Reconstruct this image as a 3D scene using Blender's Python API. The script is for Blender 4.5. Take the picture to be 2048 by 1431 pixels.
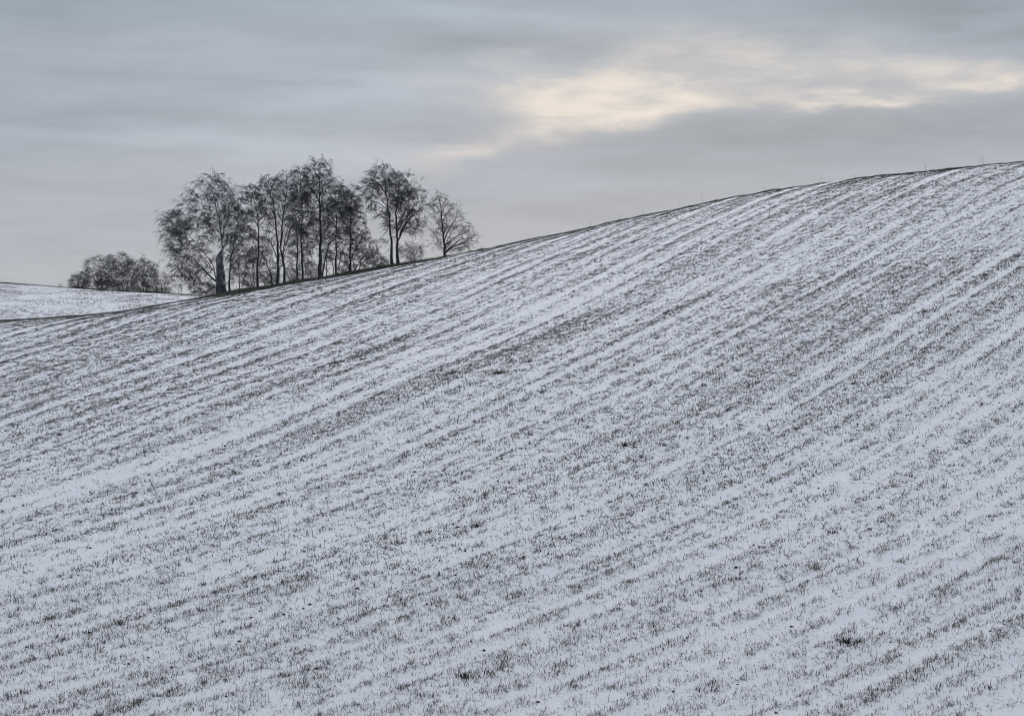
import bpy, math, random
import numpy as np
from mathutils import Vector

for o in list(bpy.data.objects):
    bpy.data.objects.remove(o)
SC = bpy.context.scene
COL = SC.collection
RNG = np.random.default_rng(11)

# ------------------------------------------------------------------ camera
F = 2048 * 92 / 36.0          # focal length in pixels of a 2048 px wide picture
EYE = 850.0                   # picture row of the eye level
cam = bpy.data.cameras.new('camera')
cam.lens = 92; cam.sensor_width = 36; cam.sensor_fit = 'HORIZONTAL'
cam.shift_y = (EYE - 715.5) / 2048.0
cam.clip_start = 0.5; cam.clip_end = 20000
cam_o = bpy.data.objects.new('camera', cam)
cam_o.location = (0, 0, 0); cam_o.rotation_euler = (math.radians(90), 0, 0)
COL.objects.link(cam_o); SC.camera = cam_o

# ------------------------------------------------------------------ node helpers
def lin(r, g, b):
    def c(v):
        v /= 255.0
        return v / 12.92 if v <= 0.04045 else ((v + 0.055) / 1.055) ** 2.4
    return (c(r), c(g), c(b))

class NT:
    def __init__(self, nt): self.nt = nt
    def n(self, kind, **kw):
        nd = self.nt.nodes.new(kind)
        for k, v in kw.items(): setattr(nd, k, v)
        return nd
    def put(self, sock, v):
        if isinstance(v, bpy.types.NodeSocket): self.nt.links.new(v, sock)
        elif v is not None: sock.default_value = v
    def math(self, op, a, b=None, c=None, clamp=False):
        nd = self.n('ShaderNodeMath', operation=op, use_clamp=clamp)
        self.put(nd.inputs[0], a); self.put(nd.inputs[1], b); self.put(nd.inputs[2], c)
        return nd.outputs[0]
    def vmath(self, op, a, b=None, out=0):
        nd = self.n('ShaderNodeVectorMath', operation=op)
        self.put(nd.inputs[0], a)
        if b is not None: self.put(nd.inputs[1], b)
        return nd.outputs[out]
    def noise(self, vec, scale, detail=3, rough=0.5, dist=0.0):
        nd = self.n('ShaderNodeTexNoise')
        self.put(nd.inputs['Vector'], vec)
        nd.inputs['Scale'].default_value = scale; nd.inputs['Detail'].default_value = detail
        nd.inputs['Roughness'].default_value = rough; nd.inputs['Distortion'].default_value = dist
        return nd.outputs
    def mix(self, f, a, b, mode='MIX'):
        nd = self.n('ShaderNodeMix', data_type='RGBA', blend_type=mode)
        self.put(nd.inputs[0], f); self.put(nd.inputs[6], a); self.put(nd.inputs[7], b)
        return nd.outputs[2]
    def ramp(self, f, stops, interp='LINEAR'):
        nd = self.n('ShaderNodeValToRGB'); self.put(nd.inputs[0], f)
        cr = nd.color_ramp; cr.interpolation = interp
        while len(cr.elements) < len(stops): cr.elements.new(0.5)
        for e, (p, c) in zip(cr.elements, stops):
            e.position = p; e.color = (*c[:3], 1) if len(c) >= 3 else (c[0],) * 3 + (1,)
        return nd.outputs[0]
    def smooth(self, v, lo, hi):
        nd = self.n('ShaderNodeMapRange', interpolation_type='SMOOTHSTEP')
        self.put(nd.inputs[0], v); nd.inputs[1].default_value = lo; nd.inputs[2].default_value = hi
        nd.inputs[3].default_value = 0; nd.inputs[4].default_value = 1
        return nd.outputs[0]

# ------------------------------------------------------------------ world: layered stratus over a clear-sky model
SUN_EL, SUN_AZ = math.radians(13), math.radians(4)     # azimuth clockwise from +Y
W = bpy.data.worlds.new('World'); SC.world = W; W.use_nodes = True
W.node_tree.nodes.clear()
T = NT(W.node_tree)
gen = T.n('ShaderNodeTexCoord').outputs['Generated']
sep = T.n('ShaderNodeSeparateXYZ'); T.put(sep.inputs[0], gen)
sx, sy, sz = sep.outputs
K = 0.82
def sky(r, g, b, k=1.0):
    return tuple(v * k for v in lin(r, g, b))
up = T.math('ABSOLUTE', sz)
base = T.ramp(up, [(0.0, sky(182, 185, 189)), (0.045, sky(178, 183, 190)), (0.085, sky(170, 176, 187)),
                   (0.125, sky(165, 174, 186)), (0.165, sky(155, 168, 182)), (0.28, sky(164, 173, 187)), (0.6, sky(207, 213, 228)), (1.0, sky(240, 243, 254))])
# streaks
st = T.n('ShaderNodeMapping'); T.put(st.inputs[0], gen)
st.inputs['Scale'].default_value = (3.4, 3.4, 31.0); st.inputs['Rotation'].default_value = (0, math.radians(-3.5), 0)
n1 = T.noise(st.outputs[0], 1.6, 4, 0.55, 0.4)[0]
st2 = T.n('ShaderNodeMapping'); T.put(st2.inputs[0], gen)
st2.inputs['Scale'].default_value = (8.0, 8.0, 62.0); st2.inputs['Rotation'].default_value = (0, math.radians(-5), 0)
n2 = T.noise(st2.outputs[0], 1.7, 5, 0.6, 0.8)[0]
streak = T.math('ADD', T.math('MULTIPLY', T.math('SUBTRACT', n1, 0.5), 0.40), T.math('MULTIPLY', T.math('SUBTRACT', n2, 0.5), 0.22))
# cloud breaks in (x, z) of the direction, edges torn by noise
flat = T.n('ShaderNodeCombineXYZ'); T.put(flat.inputs[0], sx); T.put(flat.inputs[1], sz)
wn = T.n('ShaderNodeMapping'); T.put(wn.inputs[0], gen)
wn.inputs['Scale'].default_value = (11, 11, 38); wn.inputs['Rotation'].default_value = (0, math.radians(-9), 0)
wcol = T.noise(wn.outputs[0], 1.5, 5, 0.52, 0.3)[1]
wv = T.vmath('MULTIPLY', T.vmath('SUBTRACT', wcol, (0.5, 0.5, 0.5)), (0.055, 0.020, 0.0))
pos = T.vmath('ADD', flat.outputs[0], wv)
def blob(u, v, ru, rv, tilt):
    m = T.n('ShaderNodeMapping', vector_type='TEXTURE'); T.put(m.inputs[0], pos)
    m.inputs['Location'].default_value = ((u - 1024) / F, (EYE - v) / F, 0)
    m.inputs['Rotation'].default_value = (0, 0, math.radians(tilt))
    m.inputs['Scale'].default_value = (ru / F, rv / F, 1)
    d = T.vmath('DOT_PRODUCT', m.outputs[0], m.outputs[0], out=1)
    return T.math('EXPONENT', T.math('MULTIPLY', d, -1.0))
def total(lst):
    acc = None
    for amp, *b in lst:
        t = T.math('MULTIPLY', blob(*b), amp)
        acc = t if acc is None else T.math('ADD', acc, t)
    return acc
front = T.smooth(sy, 0.1, 0.6)
warm = total([(0.26, 1430, 158, 600, 88, -4), (0.68, 1170, 203, 210, 60, 4), (0.36, 1320, 232, 170, 30, 14), (0.30, 1000, 288, 230, 38, 15), (0.11, 380, 290, 340, 18, -2), (0.10, 300, 100, 420, 36, -3), (0.08, 120, 210, 260, 20, 0), (0.22, 860, 320, 120, 22, 8),
              (0.26, 1580, 130, 360, 66, -8), (0.16, 1510, 85, 120, 22, 0), (0.52, 1690, 207, 140, 11, 0),
              (0.30, 1930, 168, 210, 26, -8), (0.35, 1950, 185, 90, 9, 0), (0.2, 960, 165, 130, 24, 0)])
pale = total([(0.10, 380, 290, 330, 18, -2), (0.09, 300, 100, 420, 40, -3), (0.06, 1100, 375, 160, 14, 0),
              (0.14, 820, 180, 240, 40, 8), (0.14, 700, 320, 240, 22, 0), (0.08, 1010, 40, 420, 18, -6), (0.10, 2040, 55, 180, 14, 8)])
dark = total([(0.16, 1750, 265, 480, 46, 2), (0.20, 1900, 55, 420, 54, -9), (0.10, 950, 110, 260, 22, 6),
              (0.08, 200, 240, 380, 22, 0), (0.10, 1280, 325, 350, 40, 3), (0.08, 560, 165, 300, 18, 0), (0.12, 60, 60, 260, 60, 0)])
st3 = T.n('ShaderNodeMapping'); T.put(st3.inputs[0], gen)
st3.inputs['Scale'].default_value = (15, 15, 58); st3.inputs['Rotation'].default_value = (0, math.radians(-13), 0)
n3 = T.noise(st3.outputs[0], 1.9, 5, 0.58, 0.5)[0]
tex = T.math('ADD', 0.60, T.math('MULTIPLY', T.smooth(n3, 0.28, 0.72), 0.50))
warm = T.math('MULTIPLY', T.math('MULTIPLY', warm, tex), front)
warm = T.math('MINIMUM', warm, 1.0)
streak = T.math('ADD', streak, T.math('MULTIPLY', T.math('SUBTRACT', n3, 0.5), 0.16))
shade = T.math('ADD', 1.0, T.math('ADD', streak, T.math('MULTIPLY', T.math('SUBTRACT', pale, dark), front)))
cl = T.vmath('MULTIPLY', base, T.n('ShaderNodeCombineXYZ').outputs[0])
cmb = cl.node.inputs[1].links[0].from_node
for i in range(3): T.put(cmb.inputs[i], shade)
warmc = T.ramp(warm, [(0.0, sky(174, 178, 185)), (0.35, sky(203, 200, 199)), (0.7, sky(225, 217, 210)), (1.0, sky(240, 231, 220))])
cl = T.mix(T.smooth(warm, -0.05, 0.75), cl, warmc)
skyt = T.n('ShaderNodeTexSky', sky_type='NISHITA', sun_disc=False)
skyt.sun_elevation = SUN_EL; skyt.sun_rotation = SUN_AZ
clouds10 = T.vmath('SCALE', cl); clouds10.node.inputs['Scale'].default_value = 10.0
cover = T.mix(0.985, skyt.outputs[0], clouds10)
bg = T.n('ShaderNodeBackground'); T.put(bg.inputs[0], cover); bg.inputs[1].default_value = 0.1
wo = T.n('ShaderNodeOutputWorld'); T.put(wo.inputs[0], bg.outputs[0])

sun = bpy.data.lights.new('sun', 'SUN'); sun.energy = 0.5; sun.angle = math.radians(20); sun.color = (1.0, 0.93, 0.84)
sun_o = bpy.data.objects.new('sun', sun); COL.objects.link(sun_o)
sd = Vector((math.sin(SUN_AZ) * math.cos(SUN_EL), math.cos(SUN_AZ) * math.cos(SUN_EL), math.sin(SUN_EL)))
sun_o.rotation_euler = sd.to_track_quat('Z', 'Y').to_euler()
SC.render.filter_size = 1.2
SC.cycles.filter_width = 1.05
vs = SC.view_settings
vs.view_transform = 'Standard'; vs.look = 'None'; vs.gamma = 1; vs.exposure = 0.0; vs.use_curve_mapping = False

# ------------------------------------------------------------------ helpers
def tag(o, label=None, cat=None, group=None, kind=None):
    if label: o['label'] = label
    if cat: o['category'] = cat
    if group: o['group'] = group
    if kind: o['kind'] = kind
    return o

def mesh_np(name, V, tris=None, quads=None, attr=None, smooth=False):
    V = np.ascontiguousarray(V, dtype=np.float32)
    parts, tot = [], []
    if tris is not None and len(tris): parts.append(np.asarray(tris).reshape(-1)); tot.append(np.full(len(tris), 3))
    if quads is not None and len(quads): parts.append(np.asarray(quads).reshape(-1)); tot.append(np.full(len(quads), 4))
    li = np.concatenate(parts).astype(np.int32); lt = np.concatenate(tot).astype(np.int32)
    ls = np.zeros(len(lt), np.int32); ls[1:] = np.cumsum(lt)[:-1]
    me = bpy.data.meshes.new(name)
    me.vertices.add(len(V)); me.vertices.foreach_set('co', V.reshape(-1))
    me.loops.add(len(li)); me.loops.foreach_set('vertex_index', li)
    me.polygons.add(len(lt)); me.polygons.foreach_set('loop_start', ls); me.polygons.foreach_set('loop_total', lt)
    me.update(calc_edges=True)
    if smooth: me.polygons.foreach_set('use_smooth', np.ones(len(lt), bool))
    for k, a in (attr or {}).items():
        at = me.attributes.new(k, 'FLOAT', 'POINT'); at.data.foreach_set('value', np.asarray(a, np.float32))
    return me

def link(name, me, mat, parent=None, loc=(0, 0, 0)):
    o = bpy.data.objects.new(name, me); COL.objects.link(o)
    if mat: me.materials.append(mat)
    o.location = loc
    if parent: o.parent = parent
    return o

_tab = np.random.default_rng(5).random((256, 256))
def vnoise(x, y, seed=0):
    x = np.asarray(x, float) + seed * 37.17; y = np.asarray(y, float) + seed * 91.73
    xi = np.floor(x).astype(int); yi = np.floor(y).astype(int)
    fx = x - xi; fy = y - yi
    fx = fx * fx * (3 - 2 * fx); fy = fy * fy * (3 - 2 * fy)
    g = lambda i, j: _tab[i & 255, j & 255]
    return (g(xi, yi) * (1 - fx) * (1 - fy) + g(xi + 1, yi) * fx * (1 - fy) + g(xi, yi + 1) * (1 - fx) * fy + g(xi + 1, yi + 1) * fx * fy)
def fbm(x, y, seed=0, octv=3):
    t, a, s = 0, 1.0, 0
    for k in range(octv):
        t = t + a * vnoise(x * 2 ** k, y * 2 ** k, seed + k); s += a; a *= 0.5
    return t / s
def sstep(v, lo, hi):
    t = np.clip((v - lo) / (hi - lo), 0, 1); return t * t * (3 - 2 * t)

# ------------------------------------------------------------------ terrain
SKY_U = np.array([-400, -150, 0, 82, 168, 256, 328, 396, 457, 515, 568, 613, 680, 781, 836, 890, 980, 1012, 1124, 1236, 1348, 1460, 1573, 1741, 1909, 2048, 2250, 2600], float)
SKY_V = np.array([668, 654, 643.5, 638, 631.5, 620.5, 608, 595, 587, 578.5, 569, 562, 551, 533, 523.5, 513, 496, 489, 467, 442, 419.5, 396, 377, 354, 336, 323, 308, 295], float)
CX = np.array([-140, -75, -52, -34, -22, -5, 13, 31, 50, 90, 140], float)
CY = np.array([150, 156, 164, 178, 200, 212, 190, 162, 150, 145, 145], float)
gx = np.linspace(-140, 140, 561)
gyr = np.interp(gx, CX, CY)
ker = np.exp(-np.linspace(-2, 2, 41) ** 2); ker /= ker.sum()
gyr = np.convolve(np.pad(gyr, 20, 'edge'), ker, 'valid')
gu = 1024 + gx / gyr * F
gzr = (EYE - np.interp(gu, SKY_U, SKY_V)) / F * gyr
k2 = np.exp(-np.linspace(-2, 2, 13) ** 2); k2 /= k2.sum()
gzr = np.convolve(np.pad(gzr, 6, 'edge'), k2, 'valid')
Y0 = 48.0
def terr(X, Y):
    yr = np.interp(X, gx, gyr); zr = np.interp(X, gx, gzr)
    z0 = -5.35 + 0.03 * np.clip(X, -25, 25)
    L = yr - Y0; m = zr / yr
    b = ((zr - z0) - m * L) / L ** 2; a = m + 2 * b * L
    s = Y - Y0
    sm = (a + 0.10) / (2 * b)                      # where the far side has fallen to a slope of -0.10
    s1 = np.minimum(s, sm)
    z = z0 + a * s1 - b * s1 ** 2 - 0.10 * np.maximum(s - sm, 0)
    c = (-1.7 - z0 + Y0 * a) / Y0 ** 2
    return np.where(s < 0, z0 + a * s + c * s * s, z)
for _ in range(5):                                  # let the crest meet the skyline seen from the road
    uu = np.linspace(-300, 2500, 300); aa = (uu - 1024) / F
    ys = np.linspace(110, 300, 380)
    Z = terr(aa[:, None] * ys[None], np.broadcast_to(ys, (300, 380))) / ys
    k = Z.argmax(1); err = (EYE - np.interp(uu, SKY_U, SKY_V)) / F - Z.max(1)
    xs = aa * ys[k]
    o_ = np.argsort(xs)
    gzr = gzr + np.interp(gx, xs[o_], (err * ys[k])[o_])

_aa = np.linspace(-0.45, 0.45, 361); _ys = np.linspace(100, 290, 1200)
_cr = _ys[(terr(_aa[:, None] * _ys[None], np.broadcast_to(_ys, (361, 1200))) / _ys).argmax(1)]
_cr = np.convolve(np.pad(_cr, 6, 'edge'), np.ones(13) / 13, 'valid')
def crest(a):
    return np.interp(a, _aa, _cr)          # distance of the crest along a bearing x / y

# field rows: level curves of s = x - G(y); rows swing away from the viewer uphill
gyy = np.linspace(-40, 420, 1841)
gslope = np.interp(gyy, [-40, 48, 60, 70, 85, 113, 135, 150, 210, 420], [1.1, 0.86, 0.66, 0.50, 0.37, 0.27, 0.21, 0.20, 0.19, 0.18])
gfan = np.interp(gyy, [-40, 52, 75, 115, 150, 200, 420], [0, 0.0, 0.007, 0.009, 0.006, 0.003, 0.0])
_dy = gyy[1] - gyy[0]
KK = np.cumsum(gfan) * _dy; KK -= np.interp(80, gyy, KK)
GG = np.cumsum(gslope * np.exp(-KK)) * _dy; GG -= np.interp(80, gyy, GG)
def rows(X, Y):
    """row coordinate (constant along a drill row, metres at Y = 80) and distance along it"""
    return X * np.exp(-np.interp(Y, gyy, KK)) - np.interp(Y, gyy, GG), np.asarray(Y) * 1.5
def relief(X, Y):
    s, r = rows(X, Y)
    h = 0.012 * np.cos(s * 2 * np.pi / 1.22) + 0.045 * (fbm(s / 0.9, r / 16, 3, 2) - 0.5) + 0.030 * (vnoise(s / 0.33, r / 9, 5) - 0.5)
    h += 0.05 * (fbm(X / 1.3, Y / 1.6, 8, 3) - 0.5) + 0.045 * (fbm(X / 0.38, Y / 0.5, 7, 2) - 0.5) + 0.22 * (vnoise(X / 14, Y / 17, 9) - 0.5)
    tr = np.abs(((s + 0.25 * (vnoise(s * 0, r / 30, 12) - .5)) % 5.6) - 2.8)      # tyre tracks, pairs
    h -= 0.035 * np.exp(-((tr - 0.85) / 0.16) ** 2)
    return h
def field_z(X, Y):
    return terr(X, Y) + relief(X, Y)

def grid(xs, ys, zf):
    X, Y = np.meshgrid(xs, ys)
    V = np.stack([X, Y, zf(X, Y)], -1).reshape(-1, 3)
    n = len(xs); i = np.arange(len(ys) - 1)[:, None] * n + np.arange(n - 1)[None]
    i = i.reshape(-1)
    return V, np.stack([i, i + 1, i + n + 1, i + n], -1)
def stretch(segs):
    out = []
    for a, b, st_ in segs: out.append(np.arange(a, b, st_))
    return np.concatenate(out + [[segs[-1][1]]])

# ------------------------------------------------------------------ materials
def new_mat(name):
    m = bpy.data.materials.new(name); m.use_nodes = True
    m.node_tree.nodes.clear(); t = NT(m.node_tree)
    p = t.n('ShaderNodeBsdfPrincipled'); out = t.n('ShaderNodeOutputMaterial')
    t.put(out.inputs[0], p.outputs[0])
    return m, t, p

def snow_mat(name, far=False):
    m, t, p = new_mat(name)
    g = t.n('ShaderNodeNewGeometry').outputs['Position']
    fine = t.noise(g, 9.0, 5, 0.65)[0]
    mid = t.noise(g, 1.6, 4, 0.6)[0]
    c = t.ramp(mid, [(0.3, (0.82, 0.832, 0.858)), (0.7, (0.890, 0.900, 0.918))])
    grain = t.noise(g, 34.0, 4, 0.75)[0]
    c = t.mix(t.math('MULTIPLY', t.smooth(grain, 0.54, 0.70), 0.30), c, (0.27, 0.28, 0.25, 1))
    thin = t.math('MULTIPLY', t.smooth(fine, 0.54, 0.68), t.smooth(mid, 0.30, 0.62))
    c = t.mix(t.math('MULTIPLY', thin, 0.45), c, (0.17, 0.18, 0.16, 1))
    if far:
        mp = t.n('ShaderNodeMapping'); t.put(mp.inputs[0], g); mp.inputs['Scale'].default_value = (1, 0.16, 1)
        sp = t.noise(mp.outputs[0], 2.6, 4, 0.7)[0]; pt = t.noise(mp.outputs[0], 0.25, 3, 0.6)[0]
        k = t.math('MULTIPLY', t.smooth(sp, 0.46, 0.62), t.smooth(pt, 0.25, 0.65))
        c = t.mix(t.math('MULTIPLY', k, 0.75), c, (0.14, 0.15, 0.14, 1))
    t.put(p.inputs['Base Color'], c); p.inputs['Roughness'].default_value = 0.65
    p.inputs['Specular IOR Level'].default_value = 0.25
    b = t.n('ShaderNodeBump'); b.inputs['Strength'].default_value = 0.8; b.inputs['Distance'].default_value = 0.07
    t.put(b.inputs['Height'], t.math('ADD', t.math('ADD', fine, t.math('MULTIPLY', grain, 0.35)), t.math('MULTIPLY', mid, 0.8)))
    t.put(p.inputs['Normal'], b.outputs[0])
    return m
def grass_mat(name, stops):
    m, t, p = new_mat(name)
    a = t.n('ShaderNodeAttribute', attribute_name='tint').outputs['Fac']
    t.put(p.inputs['Base Color'], t.ramp(a, stops))
    p.inputs['Roughness'].default_value = 0.7; p.inputs['Specular IOR Level'].default_value = 0.15
    return m
def bark_mat(name, dark, pale, amount):
    m, t, p = new_mat(name)
    g = t.n('ShaderNodeTexCoord').outputs['Object']
    mp = t.n('ShaderNodeMapping'); t.put(mp.inputs[0], g); mp.inputs['Scale'].default_value = (1, 1, 0.6)
    n = t.noise(mp.outputs[0], 3.2, 5, 0.7)[0]; f = t.noise(g, 22, 3, 0.6)[0]
    c = t.mix(t.smooth(n, 0.62 - amount * 0.3, 0.74 - amount * 0.2), (*dark, 1), (*pale, 1))
    c = t.mix(t.math('MULTIPLY', t.smooth(f, 0.5, 0.7), 0.5), c, (*[d * 0.5 for d in dark], 1))
    t.put(p.inputs['Base Color'], c); p.inputs['Roughness'].default_value = 0.85
    p.inputs['Specular IOR Level'].default_value = 0.1
    b = t.n('ShaderNodeBump'); b.inputs['Strength'].default_value = 0.8; b.inputs['Distance'].default_value = 0.03
    t.put(b.inputs['Height'], f); t.put(p.inputs['Normal'], b.outputs[0])
    return m
def twig_mat(name, a, b):
    m, t, p = new_mat(name)
    v = t.n('ShaderNodeAttribute', attribute_name='tint').outputs['Fac']
    t.put(p.inputs['Base Color'], t.mix(v, (*a, 1), (*b, 1)))
    p.inputs['Roughness'].default_value = 0.8; p.inputs['Specular IOR Level'].default_value = 0.1
    return m
M_snow = snow_mat('snow_on_field'); M_far = snow_mat('snow_on_far_hill', True)
M_grass = grass_mat('winter_grass', [(0.0, (0.010, 0.014, 0.009)), (0.45, (0.026, 0.037, 0.021)), (0.78, (0.075, 0.082, 0.046)), (1.0, (0.19, 0.165, 0.11))])
M_verge = grass_mat('verge_grass', [(0.0, (0.024, 0.027, 0.022)), (0.5, (0.055, 0.060, 0.048)), (1.0, (0.17, 0.15, 0.11))])
M_soil = grass_mat('wet_soil', [(0.0, (0.025, 0.024, 0.022)), (1.0, (0.07, 0.062, 0.052))])
M_birch = bark_mat('birch_bark', (0.050, 0.052, 0.062), (0.24, 0.245, 0.27), 0.30)
M_birch_pale = bark_mat('pale_birch_bark', (0.06, 0.062, 0.07), (0.34, 0.34, 0.36), 0.75)
M_bark = bark_mat('dark_bark', (0.042, 0.046, 0.060), (0.12, 0.126, 0.145), 0.3)
M_dead = bark_mat('dead_wood', (0.045, 0.048, 0.058), (0.15, 0.155, 0.175), 0.5)
M_twig = twig_mat('birch_twigs', (0.038, 0.041, 0.051), (0.092, 0.096, 0.108))
M_brown = twig_mat('brown_leaves', (0.055, 0.040, 0.030), (0.16, 0.095, 0.055))
M_bush = twig_mat('bush_twigs', (0.06, 0.063, 0.070), (0.13, 0.130, 0.132))  # twig colour lightened to carry the air haze over the far bushes
M_stalk = twig_mat('dry_stalks', (0.05, 0.05, 0.045), (0.16, 0.14, 0.11))

# ------------------------------------------------------------------ ground sheets
A_ = np.concatenate([np.linspace(-1.6, -0.27, 22)[:-1], np.arange(-0.27, 0.27, 0.0025), np.linspace(0.27, 1.6, 22)])
ys = stretch([(-20, 40, 1.5), (40, 90, 0.24), (90, 150, 0.40), (150, 215, 0.6), (215, 330, 3.0)])
AG, YG = np.meshgrid(A_, ys)
XG = np.clip(AG * np.maximum(YG, 44), -120, 120)
V = np.stack([XG, YG, field_z(XG, YG)], -1).reshape(-1, 3)
nA = len(A_); i = (np.arange(len(ys) - 1)[:, None] * nA + np.arange(nA - 1)[None]).reshape(-1)
Q = np.stack([i, i + 1, i + nA + 1, i + nA], -1)
o = link('snowy_field', mesh_np('snowy_field', V, quads=Q, smooth=True), M_snow)
tag(o, 'snow covered hillside field with curving drill rows rising to the right', 'field', kind='structure')

KU = np.array([-900, -400, 0, 140, 246, 420, 700, 1100], float)
KV = np.array([548, 551, 566.5, 576.5, 583.5, 592.5, 600, 625], float)
YK, YK0 = 330.0, 225.0
def knoll_z(X, Y):
    zr = (EYE - np.interp(1024 + X / YK * F, KU, KV)) / F * YK
    z0 = np.full_like(zr, 5.6); L = YK - YK0; m = zr / YK
    b = ((zr - z0) - m * L) / L ** 2; a = m + 2 * b * L
    s = Y - YK0
    sm = (a + 0.08) / (2 * b); s1 = np.minimum(s, sm)
    z = z0 + a * s1 - b * s1 ** 2 - 0.08 * np.maximum(s - sm, 0)
    return z + 0.10 * (fbm(X / 3, Y / 5, 21, 3) - 0.5) + 0.25 * (vnoise(X / 11, Y / 19, 23) - 0.5)
V, Q = grid(np.arange(-150, 40, 1.2), np.concatenate([np.arange(222, 350, 1.2), np.arange(350, 470, 3)]), knoll_z)
o = link('far_snowy_hill', mesh_np('far_snowy_hill', V, quads=Q, smooth=True), M_far)
tag(o, 'low far snowy hill behind the left edge of the field', 'hill', kind='structure')

def base_z(X, Y):
    d = np.hypot(X, Y - 150)
    return -16 + 2 * (fbm(X / 300, Y / 300, 31, 2) - .5) - 0.0 * d
V, Q = grid(np.linspace(-6000, 6000, 81), np.linspace(-3000, 9000, 81), base_z)
o = link('valley_ground', mesh_np('valley_ground', V, quads=Q, smooth=True), M_far)
tag(o, 'flat snowy lowland around the hill', 'ground', kind='structure')

# ------------------------------------------------------------------ grass blades
def blades(P, length, width, azim, lean, tint, fine=True, bend=0.5):
    """curved tapering blades, three triangles (fine) or one"""
    n = len(P)
    d = np.stack([np.cos(azim), np.sin(azim), np.zeros(n)], -1)
    side = np.stack([-np.sin(azim), np.cos(azim), np.zeros(n)], -1)
    rot = RNG.uniform(-1.2, 1.2, n)[:, None]
    side = side * np.cos(rot) + d * np.sin(rot)
    upv = np.array([0, 0, 1.0])
    L = length[:, None]; w = width[:, None] * 0.5
    l1 = lean[:, None]; l2 = np.minimum(lean + bend * RNG.uniform(.3, 1.5, n), 1.75)[:, None]
    mid = P + L * 0.55 * (d * np.sin(l1) + upv * np.cos(l1))
    tip = mid + L * 0.5 * (d * np.sin(l2) + upv * np.cos(l2))
    lo = P - np.array([0, 0, 0.015])
    if fine:
        V = np.stack([lo - side * w, lo + side * w, mid - side * w * .8, mid + side * w * .8, tip], 1).reshape(-1, 3)
        i = np.arange(n)[:, None] * 5
        Tt = np.concatenate([i + [0, 1, 3], i + [0, 3, 2], i + [2, 3, 4]], 0)
        return V, Tt, np.repeat(tint, 5)
    V = np.stack([lo - side * w, lo + side * w, 0.4 * mid + 0.6 * tip], 1).reshape(-1, 3)
    return V, np.arange(n)[:, None] * 3 + np.array([0, 1, 2]), np.repeat(tint, 3)

def density(X, Y):
    s, r = rows(X, Y)
    broad = fbm(s / 2.6, r / 40, 41, 2)
    wob = 0.34 * (fbm(s / 3.0, r / 70, 42, 2) - .5)
    drill = np.cos((s + wob) * 2 * np.pi / 1.22) * (0.35 + 0.9 * vnoise(s / 1.22, r / 55, 44))
    fineline = np.cos((s + wob * 0.6) * 2 * np.pi / 0.41) * vnoise(s / 0.9, r / 34, 46)
    thin = 0.6 * vnoise(s / 0.22, r / 26, 45) + 0.4 * vnoise(s / 0.5, r / 60, 58)
    tuft = fbm(s / 0.16, r / 1.1, 47, 2)
    clump = fbm(X / 0.30, Y / 0.40, 48, 2)
    patch = fbm(X / 9, Y / 14, 49, 2)
    D = 0.32 * (broad - .5) + 0.25 * drill + 0.12 * fineline + 0.62 * (thin - .5) + 0.85 * (tuft - .5) + 0.50 * (clump - .5) + 0.15 * (patch - .5)
    tr = np.abs(((s + 0.25 * (vnoise(s * 0, r / 30, 12) - .5)) % 5.6) - 2.8)
    D = D - 0.30 * np.exp(-((tr - 0.85) / 0.17) ** 2) + 0.16 * np.exp(-((tr - 1.12) / 0.09) ** 2)
    D = D + 0.30 * sstep(vnoise(s / 0.26, r / 30, 57), 0.76, 0.95)
    pale = np.interp(Y, [70, 80, 110, 125], [-10.6, -9.4, -8.8, -8.3]); dk = np.interp(Y, [60, 68, 81, 98, 120], [-8.8, -8.3, -7.0, -6.2, -5.9])
    D = D - 0.24 * np.exp(-((s - pale) / 0.85) ** 2) * sstep(-Y, -128, -100) + 0.22 * np.exp(-((s - dk) / 0.65) ** 2)
    D = D + 0.20 * np.exp(-((s + 2.9) / 0.6) ** 2) * sstep(Y, 84, 95) + 0.32 * np.exp(-(s / 0.22) ** 2) * sstep(Y, 100, 110) * sstep(-Y, -135, -122)
    D = D + 0.32 * np.exp(-((s - np.interp(Y, [100, 104, 113, 120], [1.6, 2.1, 3.7, 4.6])) / 0.22) ** 2) * sstep(Y, 96, 103) * sstep(-Y, -122, -114)
    D = D - 0.08 * sstep(-Y, -66, -52) + 0.05 * sstep(Y, 68, 80) * sstep(-Y, -125, -105) * sstep(s, -6, 0)
    yr = crest(X / Y)
    D = D + 0.14 * sstep(Y, yr - 9, yr - 1) * sstep(-X, -8, 20) + 0.20 * sstep(Y, yr - 5, yr + 1)
    return np.clip(0.73 + 1.25 * D, 0.03, 1.35)

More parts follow.
